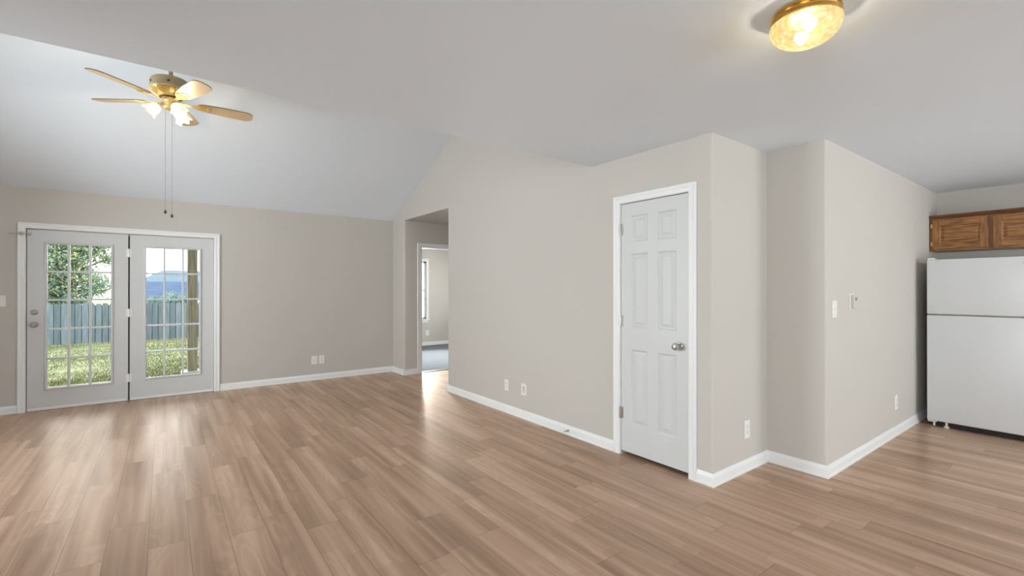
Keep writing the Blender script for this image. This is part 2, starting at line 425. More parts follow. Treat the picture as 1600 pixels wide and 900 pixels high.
BASE = [(0.0, 0.0), (0.017, 0.0), (0.017, 0.014), (0.013, 0.020), (0.012, 0.062), (0.008, 0.072), (0.004, 0.086), (0.0, 0.088)]
def base_run(bm, path, left=True):
    """baseboard along a 2D path; board stands on the left (or right) side of travel"""
    P = [Vector(p) for p in path]; n = len(P); rows = []
    for i, p in enumerate(P):
        ds = []
        if i > 0: ds.append((P[i] - P[i - 1]).normalized())
        if i < n - 1: ds.append((P[i + 1] - P[i]).normalized())
        ns = [Vector((-d.y, d.x)) if left else Vector((d.y, -d.x)) for d in ds]
        if len(ns) == 2:
            s = ns[0] + ns[1]; nn = s / (s.length ** 2 / 2) if s.length > 1e-6 else ns[0]
        else: nn = ns[0]
        rows.append([bm.verts.new((p.x + nn.x * o, p.y + nn.y * o, z + 0.0005)) for o, z in BASE])
    k = len(BASE)
    for a, b in zip(rows, rows[1:]):
        for j in range(k): bm.faces.new((a[j], a[(j + 1) % k], b[(j + 1) % k], b[j]))
    bm.faces.new(rows[0]); bm.faces.new(list(reversed(rows[-1])))
def panel_front(bm, org, ax, nrm, w, h, rects, rings, thick):
    """slab whose front carries moulded panels. rects in (x0,x1,z0,z1); rings = [(inset, depth)]"""
    org = Vector(org); ax = Vector(ax); nrm = Vector(nrm); up = Vector((0, 0, 1))
    P = lambda a, b, d: org + ax * a + up * b + nrm * d
    xs = sorted({0.0, w} | {r[0] for r in rects} | {r[1] for r in rects})
    zs = sorted({0.0, h} | {r[2] for r in rects} | {r[3] for r in rects})
    cache = {}
    def V(a, b, d=0.0):
        k = (round(a, 5), round(b, 5), round(d, 5))
        if k not in cache: cache[k] = bm.verts.new(P(a, b, d))
        return cache[k]
    for i in range(len(xs) - 1):
        for j in range(len(zs) - 1):
            cx, cz = (xs[i] + xs[i + 1]) / 2, (zs[j] + zs[j + 1]) / 2
            if any(r[0] < cx < r[1] and r[2] < cz < r[3] for r in rects): continue
            bm.faces.new((V(xs[i], zs[j]), V(xs[i + 1], zs[j]), V(xs[i + 1], zs[j + 1]), V(xs[i], zs[j + 1])))
    for r in rects:
        prev = [V(r[0], r[2]), V(r[1], r[2]), V(r[1], r[3]), V(r[0], r[3])]
        sub = [x for x in xs if r[0] < x < r[1]]
        for ins, dep in rings:
            a, b2, c, d2 = r[0] + ins, r[1] - ins, r[2] + ins, r[3] - ins
            cur = [bm.verts.new(P(*q)) for q in ((a, c, dep), (b2, c, dep), (b2, d2, dep), (a, d2, dep))]
            for k in range(4): bm.faces.new((prev[k], prev[(k + 1) % 4], cur[(k + 1) % 4], cur[k]))
            prev = cur
        bm.faces.new(prev)
    # sides and back
    bk = [bm.verts.new(P(*q)) for q in ((0, 0, -thick), (w, 0, -thick), (w, h, -thick), (0, h, -thick))]
    bm.faces.new(bk)
    bot = [V(x, 0.0) for x in xs]; top = [V(x, h) for x in xs]; lf = [V(0.0, z) for z in zs]; rt = [V(w, z) for z in zs]
    bm.faces.new(bot + [bk[1], bk[0]]); bm.faces.new(top + [bk[2], bk[3]])
    bm.faces.new(lf + [bk[3], bk[0]]); bm.faces.new(rt + [bk[2], bk[1]])

# ------------------------------------------------------------------ room dimensions (metres)
XR, YB, ZB, YC, X2, Y3, XK, YE, YH = 3.02, 7.31, 2.485, 1.7285, 3.814, 1.315, 6.99, 2.857, 5.453
CZ, XL, YN = 2.44, -3.2, -3.2
YD = 6.87                      # hall wall with the bedroom door
YBED = 10.15                   # far bedroom wall
YRID, ZRID = 5.08, 3.516       # ridge of the vault

# ------------------------------------------------------------------ floor, ceilings
bm = B(); box(bm, XL - .14, XK + .14, YN - .14, YD + .06, -0.12, 0.0)
box(bm, XL - .14, XR + .1, YD + .06, YB + .14, -0.12, 0.0)
struct('floor', bm, 'floor', 'brown wood plank floor running through the living room and kitchen', 'floor')
bm = B(); box(bm, XR + .1, XK + .14, YD + .062, YBED + .14, -0.12, 0.006)
struct('floor_bedroom', bm, 'carpet', 'pale blue grey carpet seen through the open bedroom doorway', 'carpet')
bm = B(); box(bm, XR + .30, XR + 1.06, YD + 0.02, YD + 0.10, 0.0, 0.009, 0.003)
struct('trim_1', bm, 'walnut', 'dark threshold strip where plank floor meets the bedroom carpet', 'trim')
bm = B(); box(bm, XL - .14, XK + .14, YN - .14, YE, CZ, CZ + .1)
struct('ceiling', bm, 'ceil', 'flat white ceiling over the dining area and kitchen', 'ceiling')
bm = B(); box(bm, XR + .12, XK + .14, YE + .001, YBED + .14, CZ, CZ + .1)
struct('ceiling_hall', bm, 'wall', 'flat beige ceiling of the hall opening', 'ceiling')
bm = B()
prism(bm, [(YE, CZ), (YRID, ZRID), (YB + .14, ZB - .14 * .463), (YB + .14, ZB - .14 * .463 + .2), (YRID, ZRID + .2), (YE, CZ + .2)], XL - .14, XR + .0, axis='x')
struct('ceiling_vault', bm, 'ceil', 'white vaulted ceiling sloping down to the wall with the glass doors', 'ceiling')

# ------------------------------------------------------------------ walls
def rect_wall(bm, axis, c0, c1, a0, a1, z0, z1, holes=()):
    """wall slab between c0..c1 on its thin axis, a0..a1 along, with rectangular holes (a0,a1,z0,z1)"""
    cuts = sorted({a0, a1} | {h[0] for h in holes} | {h[1] for h in holes})
    for s, e in zip(cuts, cuts[1:]):
        hs = sorted([h for h in holes if h[0] <= s and h[1] >= e], key=lambda h: h[2]); z = z0; spans = []
        for h in hs:
            if h[2] > z: spans.append((z, h[2]))
            z = h[3]
        if z < z1: spans.append((z, z1))
        for q0, q1 in spans:
            if axis == 'x': box(bm, c0, c1, s, e, q0, q1)
            else: box(bm, s, e, c0, c1, q0, q1)
bm = B(); rect_wall(bm, 'y', YB, YB + .14, XL - .14, XR + .12, 0, ZB + .08, [(-1.23, 0.53, 0, 2.035)])
struct('wall_back', bm, 'wall', 'greige back wall around the white glass doors', 'wall')
# right wall: closet bay, gable above, hall opening
bm = B()
rect_wall(bm, 'x', XR, XR + .12, 1.907, YH - .03, 0, CZ, [(1.907, 2.537, 0, 2.062)])
prism(bm, rounded([(XR, YH - .03), (XR + .12, YH - .03), (XR + .12, YH), (XR, YH)], {3: .018}), 0, CZ)
prism(bm, [(YE, CZ), (YB + .02, CZ), (YB + .02, ZB + .05), (YRID, ZRID + .1), (YE, CZ + .1)], XR, XR + .12, axis='x')
prism(bm, rounded([(XR, 1.907), (XR, YC), (X2, YC), (X2, Y3), (XK + .02, Y3), (XK + .02, Y3 + .12), (X2 + .12, Y3 + .12), (X2 + .12, YC + .12), (XR + .12, YC + .12), (XR + .12, 1.907)], {1: .018, 3: .018}), 0, CZ)
struct('wall_right', bm, 'wall', 'greige right wall with closet door, stepping back twice towards the kitchen', 'wall', smooth=True)
bm = B()
prism(bm, rounded([(XR, YB + .02), (XR, YD), (3.31, YD), (3.31, YD + .12), (XR + .12, YD + .12), (XR + .12, YB + .02)], {1: .03}), 0, CZ)
rect_wall(bm, 'y', YD, YD + .12, 3.31, XK, 0, CZ, [(3.31, 4.07, 0, 2.04)])
struct('wall_hall', bm, 'wall', 'greige hall wall holding the bedroom doorway, with a rounded corner', 'wall', smooth=True)
bm = B(); rect_wall(bm, 'y', YH - .12, YH, XR + .12, XK, 0, CZ)
struct('wall_hall_near', bm, 'wall', 'greige near wall of the hall behind the living room wall', 'wall')
bm = B(); rect_wall(bm, 'y', YBED, YBED + .14, XR + .0, XK + .14, 0, CZ, [(4.15, 5.03, 0.64, 2.02)])
struct('wall_bedroom', bm, 'wall', 'pale far wall of the bedroom with the window', 'wall')
bm = B(); rect_wall(bm, 'x', XR, XR + .12, YB + .02, YBED, 0, CZ)
struct('wall_bedroom_left', bm, 'wall', 'left wall of the bedroom', 'wall')
bm = B(); rect_wall(bm, 'x', XK, XK + .14, YN - .14, YBED + .14, 0, CZ, [(7.8, 9.4, 0.75, 2.1)])
struct('wall_kitchen', bm, 'wall', 'greige kitchen wall behind the fridge and the oak cabinet', 'wall')
bm = B(); rect_wall(bm, 'y', YN - .14, YN, XL - .14, XK, 0, CZ, [(1.65, 3.55, 0.75, 2.25), (4.45, 6.35, 0.75, 2.25)])
struct('wall_near', bm, 'wall', 'greige wall behind the camera with two windows', 'wall')
bm = B(); rect_wall(bm, 'x', XL - .14, XL, YN, YB + .14, 0, CZ, [(-2.15, -.25, .75, 2.15), (3.65, 5.55, 0.75, 2.15)])
prism(bm, [(YE, CZ), (YB + .14, CZ), (YB + .14, ZB), (YRID, ZRID + .1), (YE, CZ + .1)], XL - .14, XL, axis='x')
struct('wall_left', bm, 'wall', 'greige left gable wall of the living room', 'wall')

# ------------------------------------------------------------------ baseboards
def base(name, paths, label, left):
    bm = B()
    for p in paths: base_run(bm, p, left)
    struct(name, bm, 'trim', label, 'baseboard')
base('baseboard_back', [[(XL + .02, YB), (-1.29, YB)]], 'white baseboard left of the glass doors', False)
base('baseboard_corner', [[(0.595, YB), (XR, YB), (XR, YD), (3.245, YD)]], 'white baseboard from the glass doors round the far corner into the hall', False)
base('baseboard_right', [[(XR + .12, YH), (XR, YH), (XR, 2.602)]], 'long white baseboard along the right wall up to the closet door', False)
base('baseboard_kitchen', [[(XR, 1.843), (XR, YC), (X2, YC), (X2, Y3), (XK - .001, Y3)]], 'white baseboard stepping round the corner towards the fridge', False)
base('baseboard_bedroom', [[(XR + .13, YBED), (XK, YBED)]], 'white baseboard on the far bedroom wall', False)

# ------------------------------------------------------------------ door casings
bm = B(); loft_frame(bm, (0, YB, 0), (1, 0, 0), (0, -1, 0), -1.228, 0.53, 2.032, CASING)
box(bm, -1.24, -1.224, YB + .0, YB + .12, 0, 2.04); box(bm, .527, .54, YB, YB + .12, 0, 2.04); box(bm, -1.23, .53, YB, YB + .12, 2.03, 2.045)
box(bm, -1.23, .53, YB + .03, YB + .14, -0.01, 0.012)
box(bm, -1.226, -1.198, YB + .052, YB + .10, 0, 2.03); box(bm, .507, .528, YB + .052, YB + .10, 0, 2.03); box(bm, -1.226, .528, YB + .052, YB + .10, 2.006, 2.032)
struct('trim_2', bm, 'trim', 'white casing and sill round the pair of glass doors', 'door frame')
bm = B(); loft_frame(bm, (XR, 0, 0), (0, 1, 0), (-1, 0, 0), 1.907, 2.537, 2.062, CASING)
box(bm, XR, XR + .12, 1.900, 1.9085, 0, 2.066); box(bm, XR, XR + .12, 2.5305, 2.538, 0, 2.066); box(bm, XR, XR + .12, 1.905, 2.535, 2.060, 2.068)
struct('trim_3', bm, 'trim', 'white casing round the closet door', 'door frame')
bm = B(); loft_frame(bm, (0, YD, 0), (1, 0, 0), (0, -1, 0), 3.31, 4.07, 2.04, CASING)
box(bm, 3.305, 3.33, YD, YD + .12, 0, 2.045); box(bm, 4.05, 4.075, YD, YD + .12, 0, 2.045); box(bm, 3.31, 4.07, YD, YD + .12, 2.025, 2.045)
struct('trim_4', bm, 'trim', 'white casing of the open bedroom doorway', 'door frame')

# ------------------------------------------------------------------ windows
def window(name, axis, c, a0, a1, z0, z1, label, inward, muntin=True):
    """frame sits in the wall opening; c = room face, inward = +1/-1 direction of room along thin axis"""
    root = thing(name, label, 'window', ((a0 + a1) / 2, c, z0) if axis == 'y' else (c, (a0 + a1) / 2, z0), kind='structure')
    def bx(bm, p0, p1, q0, q1, d0, d1):
        lo, hi = sorted((c - inward * d0, c - inward * d1))
        if axis == 'y': box(bm, p0, p1, lo, hi, q0, q1, .003)
        else: box(bm, lo, hi, p0, p1, q0, q1, .003)
    bm = B()
    for p0, p1, q0, q1 in ((a0, a0 + .045, z0, z1), (a1 - .045, a1, z0, z1), (a0, a1, z0, z0 + .045), (a0, a1, z1 - .045, z1)): bx(bm, p0, p1, q0, q1, .03, .11)
    zm = (z0 + z1) / 2
    bx(bm, a0, a1, zm - .022, zm + .022, .035, .10)
    obj('window_frame', bm, 'trim', root)
    bm = B(); bx(bm, a0 + .03, a1 - .03, z0 + .03, z1 - .03, .068, .074); obj('pane', bm, 'glass', root)
    bm = B(); bx(bm, a0 - .07, a1 + .07, z0 - .03, z0, -.05, .04); bx(bm, a0 - .05, a1 + .05, z0 - .085, z0 - .03, -.016, .0); obj('window_sill', bm, 'trim', root)
    return root
for i, a in enumerate((1.65, 4.45)):  # unseen windows, added to let fill light in from behind
    window('window_%d' % (i + 1), 'y', YN, a, a + 1.9, .75, 2.25, ['white sash window in the wall behind the camera, in its middle', 'white sash window in the wall behind the camera, on the kitchen side'][i], 1)
window('window_3', 'x', XL, -2.15, -.25, .75, 2.15, 'white sash window in the left wall beside the dining area', 1)  # invented opening that brightens the fridge and kitchen walls
window('window_4', 'x', XL, 3.65, 5.55, .75, 2.15, 'white sash window in the left living room wall', 1)  # unseen window put in to light the vault and right wall
w = window('window_5', 'y', YBED, 4.15, 5.03, .64, 2.02, 'bright sash window of the bedroom seen through the doorway', -1)
bm = B(); loft_frame(bm, (0, YBED, 0), (1, 0, 0), (0, -1, 0), 4.15, 5.03, 2.02, CASING, z0=.64); obj('window_casing', bm, 'trim', w)
bm = B(); box(bm, 4.57, 4.63, YBED + .01, YBED + .04, 1.345, 1.365, .004); obj('sash_lock', bm, 'chrome', w)
window('window_6', 'x', XK, 7.8, 9.4, .75, 2.1, 'sash window in the right bedroom wall', -1)  # added for more light on the bedroom wall and carpet

# ------------------------------------------------------------------ glass doors
def lathe_y(bm, prof, x, y, z, seg=24, mi=0):
    """lathe whose axis points to -y from (x,y,z)"""
    lathe(bm, prof, seg, Matrix.Translation((x, y, z)) @ Matrix.Rotation(PI / 2, 4, 'X'), mi)
def french_door(name, x0, x1, gx, gz, mun_x, mun_z, label):
    yf = YB + .004; yk = YB + .048
    bm = B()
    z0, z1 = 0.014, 2.022
    panel = (gx[0] - x0, gx[1] - x0, gz[0] - z0, gz[1] - z0)
    # slab with an opening: four bevelled members fused as one skin
    w, h = x1 - x0, z1 - z0
    xs = [0, panel[0], panel[1], w]; zs = [0, panel[2], panel[3], h]
    for yy in (yf, yk):
        g = [[bm.verts.new((x0 + a, yy, z0 + b)) for b in zs] for a in xs]
        for i in range(3):
            for j in range(3):
                if i == 1 and j == 1: continue
                bm.faces.new((g[i][j], g[i + 1][j], g[i + 1][j + 1], g[i][j + 1]))
        if yy == yf: g0 = g
    ring_o = lambda g: [g[0][0], g[1][0], g[2][0], g[3][0], g[3][1], g[3][2], g[3][3], g[2][3], g[1][3], g[0][3], g[0][2], g[0][1]]
    ring_i = lambda g: [g[1][1], g[2][1], g[2][2], g[1][2]]
    for rg in (ring_o, ring_i):
        a, b = rg(g0), rg(g)
        for k in range(len(a)): bm.faces.new((a[k], a[(k + 1) % len(a)], b[(k + 1) % len(a)], b[k]))
    d = struct(name, bm, 'door', label, 'glass door', origin=(x0, YB, 0))
    bm = B()   # raised lite frame
    loft_frame(bm, (0, yf, 0), (1, 0, 0), (0, -1, 0), gx[0], gx[1], gz[1], [(-.002, -.03), (-.002, .006), (.004, .014), (.014, .014), (.022, .006), (.024, 0.0), (.024, -.002)], z0=gz[0], closed=True)
    obj('lite_frame', bm, 'door', d)
    bm = B()   # grille of muntins, both sides of the pane
    for mxx in mun_x: box(bm, mxx - .011, mxx + .011, yf - .004, yk + .004, gz[0], gz[1], .004)
    for mz in mun_z: box(bm, gx[0], gx[1], yf - .003, yk + .003, mz - .011, mz + .011, .004)
    obj('muntin_grid', bm, 'door', d)
    bm = B(); box(bm, gx[0] - .003, gx[1] + .003, YB + .024, YB + .030, gz[0] - .003, gz[1] + .003); obj('glass_pane', bm, 'glass', d)
    bm = B(); box(bm, x0 + .004, x1 - .004, yf - .006, yf + .002, 0.004, 0.034, .002); obj('door_sweep', bm, 'trim', d)
    return d
dl = french_door('door_1', -1.216, -0.354, (-1.058, -.512), (.243, 1.868), (-.880, -.697), (1.557, 1.236, .905, .572), 'left white glass door with deadbolt and knob')
dr = french_door('door_2', -0.338, 0.523, (-.182, .366), (.258, 1.870), (-.001, .190), (1.553, 1.230, .905, .578), 'right white glass door without a handle, showing the wooden post')
bm = B(); lathe_y(bm, [(0, 0), (.033, 0), (.033, .006), (.028, .012), (.012, .014), (.012, .030), (.020, .036), (.028, .048), (.028, .062), (.020, .070), (0, .072)], -1.160, YB + .004, .962)
obj('door_knob', bm, 'chrome', dl, smooth=True)
bm = B(); lathe_y(bm, [(0, 0), (.031, 0), (.031, .006), (.024, .013), (0, .014)], -1.160, YB + .004, 1.100)
box(bm, -1.186, -1.134, YB - .028, YB - .008, 1.091, 1.107, .004)
obj('deadbolt', bm, 'chrome', dl, smooth=True)
for z in (.28, 1.07, 1.80):
    bm = B(); tube(bm, [(-.346, YB + .0, z - .05), (-.346, YB + .0, z + .05)], .007); box(bm, -.372, -.320, YB + .0, YB + .006, z - .047, z + .047)
    obj('hinge', bm, 'trim', dl)
# astragal between the pair
bm = B(); box(bm, -.352, -.340, YB + .012, YB + .05, .013, 2.005); box(bm, -.375, -.317, YB + .0495, YB + .06, .013, 2.005)
struct('trim_5', bm, 'slot', 'dark narrow joint strip between the two glass doors', 'trim')
# latch across the top of the left door
t = thing('door_latch', 'small chrome bar latch across the top left corner of the glass doors', 'latch', (-1.25, YB - .02, 1.97))
bm = B(); box(bm, -1.275, -1.238, YB - .030, YB - .017, 1.952, 1.990, .004); obj('mounting_plate', bm, 'chrome', t)
bm = B(); box(bm, -1.212, -1.180, YB - .012, YB + .003, 1.950, 1.992, .004); obj('mounting_plate', bm, 'chrome', t)
bm = B(); lathe_y(bm, [(0, 0), (.016, 0), (.018, .012), (.012, .02), (0, .022)], -1.198, YB - .010, 1.971, 16); obj('latch_knob', bm, 'chrome', t, smooth=True)
bm = B(); lathe_y(bm, [(0, 0), (.014, 0), (.014, .01), (0, .012)], -1.256, YB - .028, 1.971, 16); obj('latch_knob', bm, 'chrome', t, smooth=True)
bm = B(); tube(bm, [(-1.350, YB - .028, 1.968), (-1.30, YB - .030, 1.970), (-1.20, YB - .026, 1.971)], .006); obj('latch_bar', bm, 'chrome', t, smooth=True)

# ------------------------------------------------------------------ closet door (six panels)
RINGS = [(.006, -.002), (.016, -.011), (.026, -.011), (.050, -.003)]
DW, DH = 2.524 - 1.915, 2.020
def zf(a): return a - .034
rects = []
for a0, a1 in ((1.911 + .098, 1.911 + .264), (1.911 + .352, 1.911 + .518)):
    for q0, q1 in ((.258, .875), (1.046, 1.650), (1.735, 1.955)): rects.append((a0 - 1.915, a1 - 1.915, zf(q0), zf(q1)))
bm = B(); panel_front(bm, (XR + .001, 1.915, .034), (0, 1, 0), (-1, 0, 0), DW, DH, rects, RINGS, .035)
d3 = struct('door_3', bm, 'door', 'white six panel closet door in the right wall', 'door', origin=(XR, 1.915, 0))
KN = [(0, 0), (.033, 0), (.033, .005), (.028, .012), (.013, .015), (.012, .030), (.019, .036), (.027, .046), (.028, .056), (.024, .066), (.012, .071), (0, .072)]
bm = B(); lathe(bm, KN, 24, Matrix.Translation((XR, 1.983, .941)) @ Matrix.Rotation(-PI / 2, 4, 'Y')); obj('door_knob', bm, 'chrome', d3, smooth=True)
bm = B(); box(bm, XR - .001, XR + .02, 1.9125, 1.9155, .91, .97); obj('latch_plate', bm, 'chrome', d3)
for z in (.345, 1.100, 1.850):
    bm = B(); tube(bm, [(XR - .006, 2.533, z - .048), (XR - .006, 2.533, z + .048)], .0075, 10)
    box(bm, XR - .0015, XR + .004, 2.505, 2.530, z - .045, z + .045); box(bm, XR - .0125, XR - .009, 2.537, 2.545, z - .045, z + .045)
    obj('hinge', bm, 'chrome', d3, smooth=True)
bm = B(); box(bm, XR + .12, XR + .14, 1.86, 2.60, 0, 2.2)  # closet darkness given by a near-black sheet behind the door
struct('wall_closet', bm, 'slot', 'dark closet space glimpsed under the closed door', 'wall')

# ------------------------------------------------------------------ outlets, switches
ROT = {'-y': 0.0, '-x': -PI / 2}
def plate(bm, w=.072, h=.116, d=.006):
    box(bm, -w / 2, w / 2, -d, 0, -h / 2, h / 2, .0025)
def outlet(x, y, z, face, label, style='duplex', group=None, w=.075, h=.120):
    t = thing('wall_outlet', label, 'outlet', (x, y, z), (0, 0, ROT[face]), 'low wall outlets')
    bm = B(); plate(bm, w, h); obj('cover_plate', bm, 'plastic', t, world=False)
    if style == 'duplex':
        for s in (-1, 1):
            bm = B(); prism(bm, rounded([(-.017, s * .021 - .015), (.017, s * .021 - .015), (.017, s * .021 + .015), (-.017, s * .021 + .015)], {0: .008, 1: .008, 2: .008, 3: .008}), -.0085, -.004, axis='y')
            for xx in (-.006, .006): box(bm, xx - .0012, xx + .0012, -.0089, -.008, s * .021 - .001, s * .021 + .009, mi=1)
            box(bm, -.0025, .0025, -.0089, -.008, s * .021 - .010, s * .021 - .006, mi=1)
            obj('receptacle', bm, ['plastic', 'slot'], t, world=False)
    elif style == 'rocker':
        bm = B(); box(bm, -.017, .017, -.0085, -.004, -.034, .034, .002); obj('insert', bm, 'beige', t, world=False)
    elif style == 'coax':
        bm = B(); lathe(bm, [(0, 0), (.006, 0), (.006, .012), (0, .012)], 12, Matrix.Translation((0, -.005, 0)) @ Matrix.Rotation(PI / 2, 4, 'X')); obj('cable_jack', bm, 'chrome', t, world=False)
    for zz in ((0,) if style == 'duplex' else (-h / 2 + .013, h / 2 - .013)):
        bm = B(); lathe(bm, [(0, 0), (.003, 0), (.002, .0015), (0, .002)], 10, Matrix.Translation((0, -.006, zz)) @ Matrix.Rotation(PI / 2, 4, 'X'))
        obj('screw', bm, 'plastic', t, world=False)
    return t
outlet(1.790, YB, .300, '-y', 'white outlet on the back wall, left one of the close pair', 'coax', w=.085, h=.125)
outlet(1.895, YB, .302, '-y', 'white outlet on the back wall, right one of the close pair', 'duplex', w=.080, h=.125)
outlet(XR, 4.125, .303, '-x', 'white double socket low on the right wall, nearer the hall opening')
outlet(XR, 3.818, .307, '-x', 'white wall plate with recessed insert, nearer the closet door', 'rocker', w=.085)
outlet(3.491, YC, .311, '-y', 'white outlet low on the narrow wall right of the closet door', w=.080, h=.135)
outlet(5.448, Y3, .306, '-y', 'white outlet low on the wall left of the fridge', w=.085, h=.135)
outlet(5.06, YBED, .305, '-y', 'white outlet on the bedroom wall below the window', w=.085, h=.125)
def switch(x, y, z, face, label, w=.075, h=.120):
    t = thing('light_switch', label, 'switch', (x, y, z), (0, 0, ROT[face]), 'light switches')
    bm = B(); plate(bm, w, h); obj('cover_plate', bm, 'plastic', t, world=False)
    bm = B(); box(bm, -.005, .005, -.017, -.004, -.004, .012, .0015); obj('toggle', bm, 'plastic', t, world=False)
    return t
switch(-1.418, YB, 1.232, '-y', 'white light switch beside the left glass door', w=.085)
switch(3.955, Y3, 1.212, '-y', 'white light switch near the kitchen wall corner', w=.085, h=.125)
t = thing('thermostat', 'small beige thermostat on the kitchen wall right of the light switch', 'thermostat', (4.300, Y3, 1.260))
bm = B(); box(bm, -.045, .045, -.012, 0, -.062, .062, .003); obj('back_plate', bm, 'plastic', t, world=False)
bm = B(); box(bm, -.037, .037, -.034, -.010, -.056, .056, .006); obj('housing', bm, 'beige', t, world=False)
bm = B(); box(bm, -.020, .022, -.036, -.033, .010, .036, .001); obj('dial_window', bm, 'gasket', t, world=False)
# spring door stop on the baseboard
t = thing('door_stop', 'chrome spring door stop on the right wall baseboard', 'door stop', (XR - .012, 3.14, .045))
bm = B()
pts = [(XR - .014 - .055 * k / 60, 3.14 + .006 * math.cos(k * .9), .045 + .006 * math.sin(k * .9)) for k in range(61)]
tube(bm, pts, .0018, 5); lathe(bm, [(0, 0), (.011, 0), (.009, .006), (0, .007)], 14, Matrix.Translation((XR - .012, 3.14, .045)) @ Matrix.Rotation(-PI / 2, 4, 'Y')); obj('spring', bm, 'chrome', t, smooth=True)
bm = B(); lathe(bm, [(0, 0), (.008, 0), (.008, .012), (.005, .015), (0, .015)], 14, Matrix.Translation((XR - .068, 3.14, .045)) @ Matrix.Rotation(-PI / 2, 4, 'Y')); obj('rubber_tip', bm, 'plastic', t, smooth=True)

# ------------------------------------------------------------------ fridge
FX, FY1, FY0 = 6.10, 1.226, 0.470
fr = thing('refrigerator', 'white top freezer refrigerator standing beside the kitchen wall', 'refrigerator', (6.45, .85, 0))
bm = B(); box(bm, FX + .075, XK - .10, FY0 + .004, FY1 - .004, .05, 1.640, .006); obj('cabinet_body', bm, 'fridge', fr)
bm = B(); box(bm, FX, FX + .066, FY0, FY1, 1.113, 1.652, .010, 3); obj('freezer_door', bm, 'fridge', fr, smooth=True)
bm = B(); box(bm, FX, FX + .066, FY0, FY1, .056, 1.101, .010, 3); obj('fridge_door', bm, 'fridge', fr, smooth=True)
bm = B(); box(bm, FX + .066, FX + .076, FY0 + .012, FY1 - .012, .06, 1.095); box(bm, FX + .066, FX + .076, FY0 + .012, FY1 - .012, 1.118, 1.645); obj('door_gasket', bm, 'gasket', fr)
bm = B(); box(bm, FX + .045, FX + .085, FY0 + .02, FY1 - .02, .006, .062); obj('kick_grille', bm, 'dark', fr)
bm = B(); box(bm, FX + .004, FX + .060, FY1 - .060, FY1 - .006, 1.102, 1.112, .002); obj('hinge', bm, 'gasket', fr)
bm = B(); box(bm, FX + .01, FX + .06, FY1 - .070, FY1 - .004, .042, .056, .003); box(bm, FX + .012, FX + .022, FY1 - .060, FY1 - .045, .008, .040, .002); obj('lower_hinge', bm, 'plastic', fr)
bm = B(); box(bm, FX + .01, FX + .10, FY1 - .060, FY1 - .006, 1.652, 1.668, .003); obj('upper_hinge', bm, 'plastic', fr)
for yy in (FY1 - .14, FY0 + .08):
    bm = B(); lathe(bm, [(0, 0), (.022, 0), (.022, .012), (.010, .014), (.010, .05), (0, .05)], 16, Matrix.Translation((FX + .035, yy, 0.0))); obj('levelling_foot', bm, 'plastic', fr, smooth=True)
for yy in (FY1 - .10, FY0 + .10):
    bm = B(); lathe(bm, [(0, 0), (.022, 0), (.022, .05), (0, .05)], 14, Matrix.Translation((XK - .16, yy, 0.001))); obj('levelling_foot', bm, 'dark', fr)
bm = B(); box(bm, FX - .002, FX + .002, .500, .575, 1.587, 1.602, .0008); obj('badge', bm, 'chrome', fr)

# ------------------------------------------------------------------ oak wall cabinet
CX, CY1, CY0, CB, CT = 6.66, 1.312, 0.395, 1.768, 2.130
cb = thing('wall_cabinet', 'honey oak wall cabinet hung above the white fridge', 'cabinet', (6.82, .85, CB))
bm = B(); box(bm, CX + .019, XK - .001, CY0 + .002, CY1 - .001, CB, CT - .004); obj('carcass', bm, 'oak', cb)
bm = B()
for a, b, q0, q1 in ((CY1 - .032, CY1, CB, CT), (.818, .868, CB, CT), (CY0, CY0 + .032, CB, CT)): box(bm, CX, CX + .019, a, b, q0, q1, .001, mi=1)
for a, b in ((.868, CY1 - .032), (CY0 + .032, .818)):
    box(bm, CX, CX + .019, a, b, CB, CB + .034); box(bm, CX, CX + .019, a, b, CT - .045, CT)
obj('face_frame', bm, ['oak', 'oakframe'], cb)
bm = B(); prism(bm, [(CX + .02, CT - .022), (CX - .006, CT - .022), (CX - .010, CT - .010), (CX - .022, CT + .004), (CX - .026, CT + .020), (CX + .02, CT + .022)], CY0 - .02, CY1, axis='y')
obj('crown_moulding', bm, 'oakdark', cb)
for y0, y1, hy in ((.862, 1.286, 1.286), (.400 + .022, .824, .422)):
    z0, z1 = CB + .022, CT - .036
    bm = B(); panel_front(bm, (CX - .019, y0, z0), (0, 1, 0), (-1, 0, 0), y1 - y0, z1 - z0, [(.058, y1 - y0 - .058, .058, z1 - z0 - .058)], [(.004, -.004), (.008, -.010), (.018, -.010), (.036, -.003)], .018)
    for f in bm.faces:
        c = f.calc_center_median(); 
        if (c.y - y0 < .055 or y1 - c.y < .055): f.material_index = 1
    dd = obj('cabinet_door', bm, ['oak', 'oakv'], cb)
    for zz in (z0 + .055, z1 - .055):
        bm = B(); s = 1 if hy > 1 else -1
        tube(bm, [(CX - .012, hy + s * .004, zz - .024), (CX - .012, hy + s * .004, zz + .024)], .004, 8); box(bm, CX - .003, CX, min(hy, hy + s * .018), max(hy, hy + s * .018), zz - .02, zz + .02)
        obj('hinge', bm, 'brass', dd, smooth=True)

